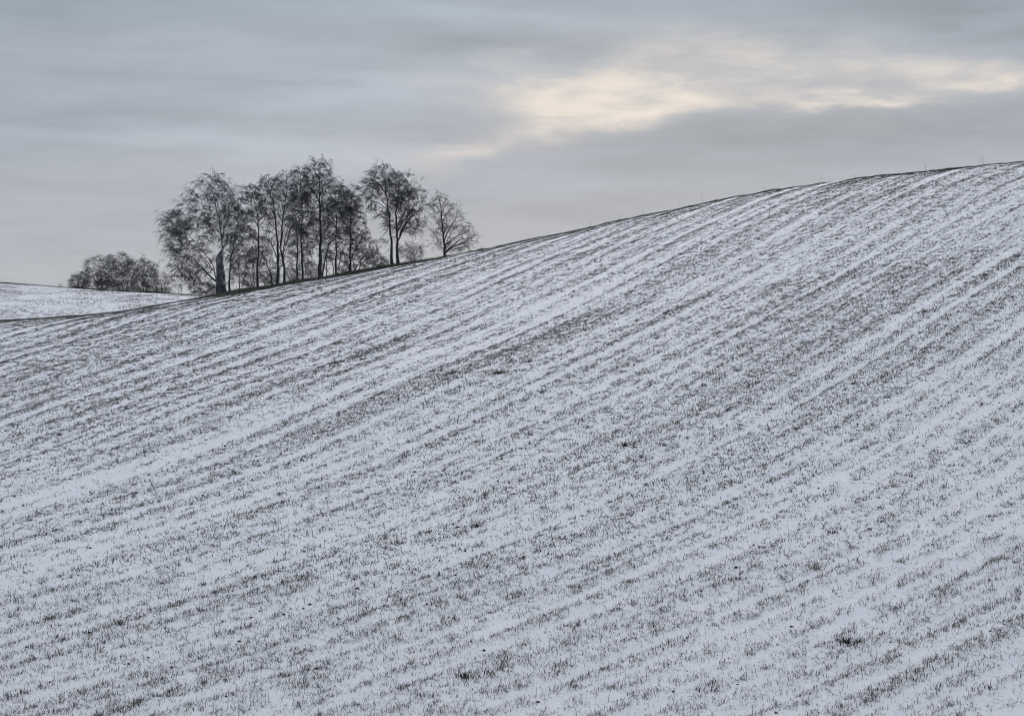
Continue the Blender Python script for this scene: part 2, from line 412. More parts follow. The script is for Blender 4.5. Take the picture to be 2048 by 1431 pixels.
def scatter(n, ya, yb, margin=1.14):
    out = []
    Y = np.sqrt(RNG.uniform(ya * ya, yb * yb, n))
    X = RNG.uniform(-1, 1, n) * (0.1957 * Y * margin + 1.5)
    return X, Y
def grass_band(ya, yb, per_m2, fine, wmul, lmul=1.0, kmax=7):
    area = 0.1957 * 1.14 * (yb * yb - ya * ya) + 3 * (yb - ya)
    X, Y = scatter(int(area * per_m2), ya, yb)
    yr = crest(X / Y)
    keep = (RNG.random(len(X)) < density(X, Y) ** 1.25) & (Y < yr - 1 + 6.5 * vnoise(X / 1.1, Y * 0, 92))
    X, Y = X[keep], Y[keep]
    D = density(X, Y)
    k = 1 + (RNG.random(len(X)) * np.clip(D, 0.2, 1.1) * kmax).astype(int)
    idx = np.repeat(np.arange(len(X)), k)
    n = len(idx)
    j = RNG.normal(0, 0.040, (n, 2))
    bx, by = X[idx] + j[:, 0], Y[idx] + j[:, 1]
    P = np.stack([bx, by, field_z(bx, by)], -1)
    tone = RNG.beta(1.25, 1.9, len(X))
    ln = (0.038 + 0.085 * RNG.beta(1.4, 2.7, n) + 0.030 * np.clip(D[idx], 0, 1)) * lmul
    long_ = RNG.random(n) < 0.22
    ln = np.where(long_, ln * RNG.uniform(1.3, 2.0, n), ln)
    ln = ln * (1 + 1.6 * sstep(by, crest(bx / by) - 3, crest(bx / by)) * vnoise(bx / 0.7, by / 3, 91) ** 3)
    wd = (0.0045 + 0.0035 * RNG.random(n)) * wmul
    lean = np.abs(RNG.normal(0.50, 0.70, n)); flat = RNG.random(n) < 0.18
    lean = np.where(long_, np.abs(RNG.normal(0.75, 0.45, n)), lean)
    lean = np.where(flat, RNG.uniform(1.1, 1.5, n), np.minimum(lean, 1.5))
    tint = np.clip(tone[idx] + RNG.normal(0, 0.15, n), 0, 1)
    az = np.where(RNG.random(n) < 0.5, RNG.choice([0.0, math.pi], n) + RNG.normal(0, 0.55, n), RNG.uniform(0, 6.283, n))
    return blades(P, ln, wd, az, lean, tint, fine)
def merge(lst):
    Vs, Ts, As, off = [], [], [], 0
    for v, t, a in lst:
        Vs.append(v); Ts.append(t + off); As.append(a); off += len(v)
    return np.concatenate(Vs), np.concatenate(Ts), np.concatenate(As)
V, Tt, A = merge([grass_band(45, 60, 165, True, 1.35, 0.9), grass_band(60, 110, 108, False, 2.5, 1.05),
                  grass_band(110, 150, 64, False, 2.7), grass_band(150, 214, 44, False, 2.9, 0.9)])
print('field grass triangles', len(Tt))
o = link('field_grass', mesh_np('field_grass', V, Tt, attr={'tint': A}), M_grass)
tag(o, 'short dark winter grass poking through the thin snow in rows', 'grass', kind='stuff')

# far hill: scattered tufts
X = RNG.uniform(-80, 5, 110000); Y = RNG.uniform(235, 338, 110000)
keep = RNG.random(110000) < np.clip(2.6 * (fbm(X / 2.5, Y / 9, 61, 3) - 0.36), 0.03, 1) + 0.5 * sstep(Y, 322, 332)
X, Y = X[keep], Y[keep]; n = len(X)
V, Tt, A = blades(np.stack([X, Y, knoll_z(X, Y)], -1), RNG.uniform(0.10, 0.26, n), RNG.uniform(0.03, 0.07, n), RNG.uniform(0, 6.28, n),
                  np.abs(RNG.normal(.5, .4, n)), RNG.random(n), False)
o = link('far_hill_grass', mesh_np('far_hill_grass', V, Tt, attr={'tint': A}), M_grass)
tag(o, 'sparse grass specks on the far snowy hill', 'grass', kind='stuff')

# verge beyond the crest, under the trees
n = 60000
a_ = RNG.uniform(-0.135, -0.018, n); Y = crest(a_) + 1.5 + RNG.random(n) ** 1.2 * 17; X = a_ * Y
keep = RNG.random(n) < (0.25 + 1.2 * (fbm(X / 1.5, Y / 3, 71, 2) - .3)) * sstep(-a_, 0.02, 0.06) * sstep(a_, -0.128, -0.105)
X, Y = X[keep], Y[keep]; n = len(X)
V, Tt, A = blades(np.stack([X, Y, field_z(X, Y)], -1), RNG.uniform(0.20, 0.44, n) * (0.5 + 0.8 * vnoise(X / 3, Y / 6, 73)), RNG.uniform(0.015, 0.03, n), RNG.uniform(0, 6.28, n),
                  np.abs(RNG.normal(.4, .35, n)), RNG.beta(1.5, 2.2, n), True, 0.8)
o = link('verge_grass', mesh_np('verge_grass', V, Tt, attr={'tint': A}), M_verge)
tag(o, 'rough dark grass strip along the field crest under the birches', 'grass', kind='stuff')

# ground point seen at a picture position
def ground(u, v, y0=46, y1=225):
    Y = np.linspace(y0, y1, 4000); X = (u - 1024) / F * Y
    d = terr(X, Y) - (EYE - v) / F * Y
    k = int(np.argmax(d > 0)) if (d > 0).any() else len(Y) - 1
    return X[k], Y[k]

# soil clods
OCT = np.array([[1, 0, 0], [0, 1, 0], [-1, 0, 0], [0, -1, 0], [0, 0, 1], [0, 0, -1]], float)
OF = np.array([[0, 1, 4], [1, 2, 4], [2, 3, 4], [3, 0, 4], [1, 0, 5], [2, 1, 5], [3, 2, 5], [0, 3, 5]])
def clods(P, size):
    n = len(P)
    V = OCT[None] * size[:, None, None] * RNG.uniform(0.6, 1.3, (n, 6, 1)) + RNG.normal(0, 0.12, (n, 6, 3)) * size[:, None, None]
    V[:, :, 2] *= 0.75
    V += P[:, None] + np.array([0, 0, 0.2]) * size[:, None, None]
    return V.reshape(-1, 3), (OF[None] + np.arange(n)[:, None, None] * 6).reshape(-1, 3), np.repeat(RNG.random(n), 6)
X, Y = scatter(26000, 46, 205)
s, r = rows(X, Y)
keep = RNG.random(len(X)) < 0.22 * sstep(vnoise(s / 0.5, r / 10, 81), 0.45, 0.85) + 0.012
X, Y = X[keep], Y[keep]; yr = crest(X / Y); k = Y < yr + 1; X, Y = X[k], Y[k]
lx, ly = [], []
for (ua, va, ub, vb) in ((630, 812, 860, 715), (690, 738, 960, 628), (560, 1240, 960, 1095), (600, 1010, 860, 930)):
    xa, ya = ground(ua, va); xb, yb = ground(ub, vb)
    L = math.hypot(xb - xa, yb - ya); m = int(L / 0.32)
    tt = (np.arange(m) + RNG.uniform(-.2, .2, m)) / m; tt = tt[RNG.random(m) < 0.75]
    lx.append(xa + (xb - xa) * tt + RNG.normal(0, .06, len(tt))); ly.append(ya + (yb - ya) * tt + RNG.normal(0, .06, len(tt)))
X = np.concatenate([X] + lx); Y = np.concatenate([Y] + ly)
sz = RNG.uniform(0.012, 0.04, len(X)) * (1 + Y / 300)
V, Tt, A = clods(np.stack([X, Y, field_z(X, Y)], -1), sz)
o = link('soil_clods', mesh_np('soil_clods', V, Tt, attr={'tint': A}), M_soil)
tag(o, 'small dark soil crumbs dotted along the drill rows', 'soil', kind='stuff')

# ------------------------------------------------------------------ tubes and trees
def tubes(PL, R, sides, close=True):
    """PL (n,k,3) polylines, R (n,k) radii -> verts, quads/tris as triangles; the last ring tapers to its radius"""
    PL = np.asarray(PL, float); R = np.asarray(R, float)
    n, k, _ = PL.shape
    Tn = np.gradient(PL, axis=1); Tn /= np.linalg.norm(Tn, axis=2, keepdims=True) + 1e-9
    ref = np.where(np.abs(Tn[:, :1, 2:3]) > 0.8, np.array([[[0, 1.0, 0.13]]]), np.array([[[0.1, 0, 1.0]]]))
    A = np.cross(Tn, np.broadcast_to(ref, Tn.shape)); A /= np.linalg.norm(A, axis=2, keepdims=True) + 1e-9
    B = np.cross(Tn, A)
    th = np.arange(sides) * 2 * np.pi / sides
    V = PL[:, :, None] + R[:, :, None, None] * (A[:, :, None] * np.cos(th)[None, None, :, None] + B[:, :, None] * np.sin(th)[None, None, :, None])
    V = V.reshape(-1, 3)
    b = (np.arange(n)[:, None, None] * k + np.arange(k - 1)[None, :, None]) * sides
    j = np.arange(sides)[None, None]; j2 = (j + 1) % sides
    q = np.stack([b + j, b + j2, b + sides + j2, b + sides + j], -1).reshape(-1, 4)
    Tt = np.concatenate([q[:, [0, 1, 2]], q[:, [0, 2, 3]]], 0)
    return V, Tt

def bez(p0, p1, p2, p3, k):
    t = np.linspace(0, 1, k)[None, :, None]
    return ((1 - t) ** 3) * p0[:, None] + 3 * t * (1 - t) ** 2 * p1[:, None] + 3 * t * t * (1 - t) * p2[:, None] + t ** 3 * p3[:, None]

def resample(P, k):
    P = np.asarray(P, float); d = np.r_[0, np.cumsum(np.linalg.norm(np.diff(P, axis=0), axis=1))]
    t = np.linspace(0, d[-1], k)
    # smooth through the points (Catmull-Rom style by dense interpolation then averaging)
    tt = np.linspace(0, d[-1], k * 6)
    Q = np.stack([np.interp(tt, d, P[:, i]) for i in range(3)], -1)
    w = max(3, (k * 6) // (len(P) * 2)) | 1
    ker = np.hanning(w + 2)[1:-1]; ker /= ker.sum()
    Qp = np.concatenate([2 * Q[:1] - Q[1:w // 2 + 1][::-1], Q, 2 * Q[-1:] - Q[-w // 2:-1][::-1]], 0) if w > 1 else Q
    S = np.stack([np.convolve(Qp[:, i], ker, 'same') for i in range(3)], -1)
    S = S[w // 2: w // 2 + len(Q)]; S[0] = P[0]; S[-1] = P[-1]
    return np.stack([np.interp(t, tt, S[:, i]) for i in range(3)], -1)

def px(u, v, d): return np.array([(u - 1024) / F * d, d, (EYE - v) / F * d])

def tree(name, label, cat, d, trunks, blobs, n_limb=12, n_sub=110, n_spray=480, twigs=5, droop=1.0, tw_len=0.9, tw_r=0.010,
         bark=M_birch, twig=M_twig, group=None, seed=1, ground_z=field_z, leaf=0, leaf_mat=None, steep=1.5, wind=-0.15, limb_r=0.058, shell=0.55, clumpy=0.5):
    """trunks: [(radius, [(u,v),...])]; blobs: [(u,v,half width,half height,weight)] in picture pixels at distance d"""
    R = np.random.default_rng(seed)
    if ground_z is field_z:
        d = float(crest((trunks[0][1][0][0] - 1024) / F)) + 6 + (d - 228) * 0.7; tw_len *= 0.72; tw_r *= 0.84
        if cat == 'tree':                             # low side branches
            (u0, v0), vt = trunks[0][1][0], min(b[1] - b[3] for b in blobs)
            blobs = blobs + [(u0, v0 - 0.30 * (v0 - vt), 17, 0.2 * (v0 - vt), 0.45)]
        trunks = [(a * 0.76, b) for a, b in trunks]; n_spray = int(n_spray * 1.2); n_sub = int(n_sub * 1.25)
    pxm = F / d
    base = px(*trunks[0][1][0], d); base[2] = ground_z(np.array([base[0]]), np.array([base[1]]))[0] - 0.06
    root = bpy.data.objects.new(name, None); COL.objects.link(root); root.location = base
    tag(root, label, cat, group)
    nodesP, nodesR = [], []
    for ti, (r0, pl) in enumerate(trunks):
        P = np.array([px(u, v, d) for u, v in pl])
        dy = 0 if ti == 0 else R.uniform(-0.5, 0.5)
        P[:, 1] += dy + np.r_[0, np.cumsum(R.normal(0, 0.12, len(P) - 1))]
        P[0, 2] = ground_z(P[:1, 0], P[:1, 1])[0] - 0.12
        S = resample(P, 18)
        S[1:-1, :2] += R.normal(0, 0.02 + 0.10 * r0, (16, 2))
        t = np.linspace(0, 1, 18)
        rr = r0 * (1 - 0.93 * t ** 0.72) + r0 * 0.45 * np.exp(-t / 0.035)
        V, Tt = tubes((S - base)[None], rr[None], 8)
        link('trunk', mesh_np('trunk', V, Tt, smooth=True), bark, root)
        S2 = resample(S, 40)
        nodesP.append(S2); nodesR.append(np.interp(np.linspace(0, 1, 40), t, rr))
    tP = np.concatenate(nodesP); tR = np.concatenate(nodesR)
    zb = base[2]; ztop = max(tP[:, 2].max(), max((EYE - (b[1] - b[3])) / F * d for b in blobs))
    # targets inside the crown clouds
    BC = np.array([px(b[0], b[1], d) for b in blobs]); BW = np.array([b[2] * 1.06 / pxm for b in blobs]); BH = np.array([b[3] * 1.06 / pxm for b in blobs])
    BD = np.array([min(b[2] * 1.0, max(b[2], 26)) / pxm for b in blobs])
    wt = np.array([b[4] if len(b) > 4 else 1.0 for b in blobs]) * BW * BH; wt /= wt.sum()
    v = R.normal(0, 1, (16, 3)); v /= np.linalg.norm(v, axis=1, keepdims=True); i = R.choice(len(blobs), 16, p=wt)
    cc = BC[i] + v * R.uniform(.3, .9, (16, 1)) * np.stack([BW, BD, BH], -1)[i]
    def targets(n, rad):
        i = R.choice(len(blobs), n, p=wt)
        v = R.normal(0, 1, (n, 3)); v /= np.linalg.norm(v, axis=1, keepdims=True)
        rr = (rad + (1 - rad) * R.random(n)) ** 0.6
        p = BC[i] + v * rr[:, None] * np.stack([BW[i], BD[i], BH[i]], -1)
        c = cc[R.integers(0, len(cc), n)] + R.normal(0, 0.42, (n, 3))
        use = (R.random(n) < clumpy * 0.22) & (n > 60)
        p = np.where(use[:, None], c, p)
        gz = ground_z(p[:, 0], p[:, 1])
        p[:, 2] = np.maximum(p[:, 2], gz + 0.15)
        return p
    def attach(tg, P, Rd, k, st, minh=0.0, rbase=0.5, rmax=9, sag=0.0):
        """grow one branch to every target from the best lower node"""
        dz = tg[:, None, 2] - P[None, :, 2]; dh = np.hypot(tg[:, None, 0] - P[None, :, 0], tg[:, None, 1] - P[None, :, 1])
        want = st * dh
        cost = np.hypot(dh, dz) + 1.1 * np.abs(dz - want) * 0.7 + np.where(P[None, :, 2] < zb + minh, 50, 0)
        cost = cost + R.random(cost.shape) * 0.15
        j = cost.argmin(1)
        a = P[j]; v = tg - a; L = np.linalg.norm(v, axis=1)
        upv = np.array([0, 0, 1.0])
        c1 = a + v * 0.30 + upv * (0.16 * L)[:, None] + R.normal(0, 0.038, v.shape) * L[:, None]
        c2 = a + v * 0.70 + upv * (0.12 * L)[:, None] + R.normal(0, 0.055, v.shape) * L[:, None]
        C = bez(a, c1, c2, tg, k)
        C[:, 1:-1] += R.normal(0, 0.018, (len(tg), k - 2, 3)) * L[:, None, None] ** 0.7
        r1 = np.minimum(np.minimum(Rd[j] * rbase, rmax), 0.004 + 0.013 * L * rmax / 0.04)
        rr = r1[:, None] * np.linspace(1, 0.22, k)[None] ** 0.9
        return C, np.maximum(rr, 0.0058)
    H = ztop - zb
    tg = targets(n_limb, 0.5)
    C1, R1 = attach(tg, tP, tR, 12, steep, minh=0.06 * H, rbase=0.7, rmax=limb_r)
    for i in range(n_limb):
        V, Tt = tubes((C1[i] - base)[None], R1[i][None], 6)
        link('limb', mesh_np('limb', V, Tt, smooth=True), bark, root)
    P = np.concatenate([tP[tP[:, 2] > zb + 0.3 * H], C1[:, 2:].reshape(-1, 3)]); Rd = np.concatenate([tR[tP[:, 2] > zb + 0.3 * H], R1[:, 2:].reshape(-1)])
    C2, R2 = attach(targets(n_sub, 0.35), P, Rd, 8, max(0.9, 0.75 * steep), rbase=0.6, rmax=0.034)
    P = np.concatenate([P[::2], C2[:, 2:].reshape(-1, 3)]); Rd = np.concatenate([Rd[::2], R2[:, 2:].reshape(-1)])
    C3, R3 = attach(targets(n_spray, shell), P, Rd, 5, max(0.6, 0.5 * steep), rbase=0.6, rmax=0.017)
    # hanging twigs along the outer part of the sprays and sub branches
    src = np.concatenate([C3[:, 2:].reshape(-1, 3), C3[:, -1], C3[:, -1], C2[:, 4:].reshape(-1, 3)])
    sdir = np.concatenate([np.repeat(C3[:, -1] - C3[:, 1], 3, 0), C3[:, -1] - C3[:, 2], C3[:, -1] - C3[:, 2], np.repeat(C2[:, -1] - C2[:, 3], 4, 0)])
    nt = int(n_spray * twigs)
    nt = int(nt * 1.04); nb = max(1, int(nt / 3))
    j = R.integers(0, len(src), nb)[np.arange(nt) % nb]
    a = src[j] + R.normal(0, 0.05, (nt, 3)); dv = sdir[j]; dv = dv / (np.linalg.norm(dv, axis=1, keepdims=True) + 1e-6)
    dv = dv + R.normal(0, 0.34, (nb, 3))[np.arange(nt) % nb] + R.normal(0, 0.22, (nt, 3)); dv[:, 2] += 0.15; dv /= np.linalg.norm(dv, axis=1, keepdims=True)
    L = tw_len * R.uniform(0.4, 1.35, nt)[:, None]
    g = np.array([wind, 0, -1.0]) * droop
    p1 = a + dv * L * 0.3
    d2 = dv + g * 0.65; d2 /= np.linalg.norm(d2, axis=1, keepdims=True)
    p2 = p1 + d2 * L * 0.35
    d3 = dv * 0.6 + g * 1.6 + R.normal(0, 0.2, (nt, 3)); d3 /= np.linalg.norm(d3, axis=1, keepdims=True)
    p3 = p2 + d3 * L * 0.4
    gz = ground_z(p3[:, 0], p3[:, 1]); p3[:, 2] = np.maximum(p3[:, 2], gz + 0.02); p2[:, 2] = np.maximum(p2[:, 2], gz + 0.03)
    TW = np.stack([a, p1 * .45 + p2 * .55, p3], 1); TR = tw_r * R.uniform(0.7, 1.3, nt)[:, None] * np.array([1.0, 0.85, 0.0])[None]
    lst = []
    for C, r_, sd in ((C2, R2, 4), (C3, R3, 3), (TW, TR, 3)):
        V, Tt = tubes(C - base, r_, sd)
        if C is TW:                                   # pointed tips: weld the last ring, drop the empty triangles
            k4 = np.arange(len(V)); last = (k4 // 3) % 3 == 2
            k4 = np.where(last, (k4 // 3) * 3, k4); Tt = k4[Tt]
            Tt = Tt[(Tt[:, 0] != Tt[:, 1]) & (Tt[:, 1] != Tt[:, 2]) & (Tt[:, 0] != Tt[:, 2])]
        lst.append((V, Tt, np.repeat(R.random(len(C)), C.shape[1] * sd)))
    V, Tt, A = merge(lst)
    link('crown', mesh_np('crown', V, Tt, attr={'tint': A}), twig, root)
    if leaf:
        i = R.integers(0, nt, leaf); w = R.random((leaf, 1))
        c = TW[i, 1] * w + TW[i, 2] * (1 - w) + R.normal(0, 0.04, (leaf, 3))
        e1 = R.normal(0, 1, (leaf, 3)); e1 /= np.linalg.norm(e1, axis=1, keepdims=True); e1[:, 2] -= 0.4
        e2 = np.cross(e1, R.normal(0, 1, (leaf, 3))); e2 /= np.linalg.norm(e2, axis=1, keepdims=True)
        sz = R.uniform(0.03, 0.06, (leaf, 1))
        V = np.stack([c - base, c - base + e1 * sz + e2 * sz * .5, c - base + e1 * sz * 2, c - base + e1 * sz - e2 * sz * .5], 1).reshape(-1, 3)
        ii = np.arange(leaf)[:, None] * 4
        Tt = np.concatenate([ii + [0, 1, 2], ii + [0, 2, 3]], 0)
        lo = link('leaves', mesh_np('leaves', V, Tt, attr={'tint': np.repeat(R.random(leaf), 4)}), leaf_mat or twig, root)
        lo['kind'] = 'stuff'
    return root

G_B = 'birches on the hill crest'
tree('birch_tree', 'broad weeping birch at the left end of the grove, beside the broken dead trunk', 'tree', 236,
     [(0.20, [(452, 588), (447, 560), (445, 520), (444, 480), (438, 440), (428, 400), (424, 360)]), (0.09, [(440, 560), (428, 530), (405, 500), (380, 470), (352, 440), (330, 424)])],
     [(425, 395, 50, 48, 1), (372, 420, 20, 30, .6), (356, 446, 30, 24, 1.5), (352, 482, 16, 26, 1.3), (390, 465, 45, 35, .9), (385, 525, 42, 40, 1.0), (365, 540, 18, 34, .8), (465, 450, 24, 48, .9), (450, 430, 36, 60, .7), (410, 575, 34, 16, .35)],
     n_limb=26, n_sub=190, n_spray=820, twigs=6.0, tw_len=1.15, droop=1.25, seed=3, bark=M_birch_pale, group=G_B, leaf=3000, wind=-0.25, clumpy=0.8)
tree('birch_tree', 'slender dark birch with a forked stem just right of the broken dead trunk', 'tree', 240,
     [(0.13, [(460, 585), (458, 560), (461, 525), (468, 490), (473, 462), (478, 430)])],
     [(474, 455, 22, 42, 1), (486, 440, 18, 30, .8), (492, 468, 24, 14, .6), (470, 510, 22, 24, .4)], n_limb=9, n_sub=60, n_spray=230, twigs=5, seed=4, bark=M_bark, group=G_B, leaf=700, clumpy=0.8)
tree('birch_tree', 'small twiggy young birch between the slender dark birch and the next tall stem', 'tree', 238,
     [(0.07, [(478, 578), (479, 555), (478, 530), (483, 505), (485, 488)]), (0.05, [(479, 570), (488, 556), (489, 540), (496, 520)])],
     [(482, 520, 24, 30, 1), (497, 535, 16, 20, .7)], n_limb=8, n_sub=50, n_spray=150, twigs=4, tw_len=.7, seed=5, bark=M_bark, group=G_B)
tree('birch_tree', 'tall narrow birch with a straight single stem and a ragged high crown', 'tree', 238,
     [(0.14, [(515, 576), (514, 545), (516, 500), (518, 455), (513, 420), (502, 385), (497, 366)])],
     [(498, 385, 16, 22, 1), (508, 405, 22, 36, 1), (520, 450, 26, 34, .7), (515, 500, 30, 40, .45), (530, 520, 20, 40, .3)], n_limb=13, n_sub=80, n_spray=300, twigs=5, seed=6, group=G_B, leaf=600)
tree('birch_tree', 'thin leaning sapling birch bowed left of the fan-shaped twin birch', 'tree', 239,
     [(0.09, [(547, 570), (541, 545), (532, 520), (522, 505), (512, 490)]), (0.05, [(511, 576), (507, 545), (503, 515), (502, 498)])],
     [(520, 510, 24, 22, 1), (505, 510, 18, 26, .8), (540, 540, 16, 22, .5)], n_limb=8, n_sub=40, n_spray=130, twigs=4, tw_len=.7, seed=7, bark=M_bark, group=G_B)
tree('birch_tree', 'twin-stemmed birch with limbs fanning up into a wide rounded crown', 'tree', 236,
     [(0.19, [(555, 569), (556, 530), (555, 480), (551, 430), (545, 390), (538, 352)]), (0.15, [(570, 566), (568, 530), (561, 490), (566, 440), (572, 395), (574, 350)])],
     [(548, 395, 34, 44, 1), (572, 375, 28, 32, 1.1), (555, 450, 40, 50, .55), (532, 380, 18, 30, .8), (585, 440, 20, 60, .5)], n_limb=26, n_sub=130, n_spray=470, twigs=5.0, seed=8, group=G_B, steep=2.3, leaf=900)
tree('birch_tree', 'thin straight birch pole directly right of the fan-shaped twin birch', 'tree', 241,
     [(0.10, [(594, 562), (595, 520), (596, 480), (592, 440), (590, 400)])],
     [(590, 420, 20, 36, 1), (596, 480, 20, 40, .6), (582, 500, 16, 30, .4)], n_limb=8, n_sub=50, n_spray=190, twigs=4.5, seed=9, group=G_B, bark=M_bark, leaf=300)
tree('birch_tree', 'tall birch with a dark narrow crown on the left shoulder of the tallest birch', 'tree', 238,
     [(0.13, [(605, 561), (605, 520), (603, 470), (606, 430), (603, 385), (600, 342)])],
     [(602, 370, 22, 34, 1.1), (606, 425, 24, 42, 1.1), (615, 480, 22, 36, .6)], n_limb=14, n_sub=90, n_spray=380, twigs=5.5, seed=10, group=G_B, leaf=1400, clumpy=.9)
tree('birch_tree', 'tallest birch of the grove with a thick dark trunk and domed top', 'tree', 235,
     [(0.22, [(642, 555), (640, 520), (640, 480), (640, 430), (639, 380), (637, 325)]), (0.10, [(641, 505), (655, 490), (668, 472), (682, 455), (695, 430)])],
     [(637, 352, 30, 34, 1.1), (640, 400, 38, 50, .8), (660, 385, 30, 34, 1), (648, 440, 26, 36, 1.2), (668, 430, 26, 34, 1), (625, 480, 22, 30, .5)], n_limb=24, n_sub=150, n_spray=560, twigs=5.5, seed=12, bark=M_bark, group=G_B, leaf=1500, steep=2.0, clumpy=.8)
tree('birch_tree', 'short thin young birch tucked close right of the tallest trunk', 'tree', 241,
     [(0.06, [(653, 552), (653, 520), (652, 490), (655, 470)])],
     [(654, 490, 16, 30, 1), (648, 520, 16, 16, .5)], n_limb=6, n_sub=36, n_spray=120, twigs=4, tw_len=.6, seed=13, bark=M_bark, group=G_B)
tree('birch_tree', 'birch with low forking stems under the right shoulder of the tallest birch', 'tree', 238,
     [(0.12, [(670, 551), (672, 525), (672, 490), (673, 450), (677, 410), (682, 380)]), (0.06, [(671, 528), (662, 510), (657, 490), (655, 470)]), (0.06, [(673, 528), (684, 510), (690, 490), (694, 470)])],
     [(680, 400, 24, 30, 1), (680, 440, 30, 40, 1), (672, 495, 28, 28, .6)], n_limb=12, n_sub=80, n_spray=330, twigs=5, seed=14, group=G_B, bark=M_bark, leaf=700, clumpy=.8)
tree('birch_tree', 'straight birch with upswept limbs before the gap in the grove', 'tree', 236,
     [(0.14, [(699, 546), (700, 520), (701, 480), (702, 440), (703, 400), (703, 372)])],
     [(704, 398, 20, 32, 1), (710, 445, 26, 44, 1), (695, 420, 22, 40, .7), (715, 480, 18, 24, .6)], n_limb=16, n_sub=90, n_spray=380, twigs=5, seed=15, group=G_B, steep=1.9, leaf=600)
tree('birch_tree', 'low multi-stemmed bushy birch with curved stems at the gap', 'tree', 235,
     [(0.09, [(711, 541), (707, 525), (703, 508), (700, 490)]), (0.07, [(716, 540), (720, 525), (726, 505), (734, 480)])],
     [(735, 495, 26, 22, 1), (724, 515, 24, 22, .7), (745, 510, 16, 18, .7)], n_limb=9, n_sub=55, n_spray=230, twigs=4.5, tw_len=.7, seed=16, bark=M_bark, group=G_B)
tree('birch_tree', 'big double-trunked birch right of the gap, windswept crown leaning left at top', 'tree', 232,
     [(0.18, [(784, 532), (783, 500), (780, 460), (778, 430), (772, 390), (767, 340)]), (0.19, [(796, 530), (795, 500), (794, 460), (792, 430), (797, 390), (798, 350)])],
     [(765, 355, 30, 26, 1), (740, 378, 18, 24, .7), (770, 395, 40, 40, 1), (800, 375, 34, 32, 1.1), (822, 400, 28, 32, 1.1), (842, 405, 13, 18, .7), (825, 445, 26, 26, .9), (775, 455, 16, 14, .35), (800, 430, 34, 34, .9), (835, 460, 14, 20, .5)],
     n_limb=30, n_sub=190, n_spray=760, twigs=5.5, tw_len=1.0, seed=17, group=G_B, leaf=1300, steep=1.5, wind=-0.45, bark=M_bark)
tree('birch_tree', 'lone open birch standing apart at the right end of the grove', 'tree', 228,
     [(0.15, [(889, 514), (888, 490), (885, 455), (882, 420), (878, 395), (873, 379)])],
     [(874, 395, 12, 14, .6), (885, 420, 24, 32, 1), (905, 435, 24, 30, 1), (868, 440, 14, 40, .7), (908, 474, 40, 30, 1.2), (938, 472, 16, 28, .9), (870, 485, 16, 16, .4), (925, 492, 24, 12, .7)],
     n_limb=28, n_sub=170, n_spray=540, twigs=4.2, tw_len=.75, seed=18, group=G_B, steep=1.55, droop=.55, wind=-.1, bark=M_bark, tw_r=.006, clumpy=.3)

# broken dead trunk
d = float(crest((436 - 1024) / F)) + 8.5
root = bpy.data.objects.new('dead_trunk', None); COL.objects.link(root)
b0 = px(438, 590, d); b0[2] = field_z(b0[:1], b0[1:2])[0] - 0.1; root.location = b0
tag(root, 'thick broken dead trunk with a hooked top in front of the broad weeping birch', 'dead tree')
P = resample([b0, px(439, 560, d), px(439, 535, d), px(438, 518, d), px(439.5, 508, d), px(443, 500, d)], 20)
P[0] = b0
rr = np.interp(np.linspace(0, 1, 20), [0, .06, .3, .6, .8, .9, .96, 1], [0.33, 0.25, 0.235, 0.245, 0.225, 0.16, 0.10, 0.03])
rr = rr * (1 + 0.08 * RNG.normal(0, 1, 20).clip(-1, 1))
V, Tt = tubes((P - b0)[None], rr[None], 10)
link('trunk', mesh_np('trunk', V, Tt, smooth=True), M_dead, root)
Q1 = resample([px(439, 565, d) + [0, -.1, 0], px(446, 572, d), px(449, 580, d), px(451, 591, d)], 10)
V, Tt = tubes((Q1 - b0)[None], np.linspace(.10, .17, 10)[None], 8)
link('root_stem', mesh_np('root_stem', V, Tt, smooth=True), M_dead, root)
for pl in ([(436, 566), (424, 556), (408, 540), (395, 525), (380, 512)], [(434, 577), (428, 574), (420, 578), (415, 584), (405, 583)]):
    Q1 = resample([px(u, v, d) for u, v in pl], 10)
    V, Tt = tubes((Q1 - b0)[None], np.linspace(.09, .02, 10)[None], 6)
    link('limb', mesh_np('limb', V, Tt, smooth=True), M_dead, root)

# understorey saplings and shrubs along the crest
G_S = 'shrubs under the birches'
for (u, vb, dd, w, h, sd, nm) in ((405, 590, 238, 30, 26, 31, 'sparse low shrub spreading left of the broken dead trunk'),
                                  (497, 575, 243, 18, 30, 32, 'grey shrub between the two thin stems right of the dead trunk'),
                                  (535, 570, 243, 22, 26, 33, 'tangled shrub at the left foot of the fan-shaped twin birch'),
                                  (583, 563, 243, 16, 30, 34, 'shrub filling the gap right of the fan-shaped twin birch'),
                                  (622, 558, 242, 18, 34, 35, 'shrub at the left foot of the tallest birch'),
                                  (688, 547, 242, 16, 26, 36, 'shrub between the low forked birch and the straight birch'),
                                  (752, 534, 238, 22, 22, 37, 'low shrub at the left foot of the double-trunked birch'),
                                  (822, 522, 234, 24, 36, 38, 'rounded shrub at the right foot of the double-trunked birch')):
    tree('shrub', nm, 'shrub', dd, [(0.045, [(u, vb), (u - 2, vb - h * .5), (u + 2, vb - h * .9)]), (0.035, [(u + 2, vb), (u + w * .4, vb - h * .5), (u + w * .6, vb - h * .8)]), (0.03, [(u - 2, vb), (u - w * .4, vb - h * .5), (u - w * .7, vb - h * .8)])],
         [(u, vb - h * .55, w, h * .5, 1), (u + w * .4, vb - h * .4, w * .7, h * .4, .7)], n_limb=8, n_sub=36, n_spray=int(4.2 * w + 3 * h), twigs=4, tw_len=.65, droop=.5, seed=sd, bark=M_bark, twig=M_twig, group=G_S, steep=.9, limb_r=.03, tw_r=.006)

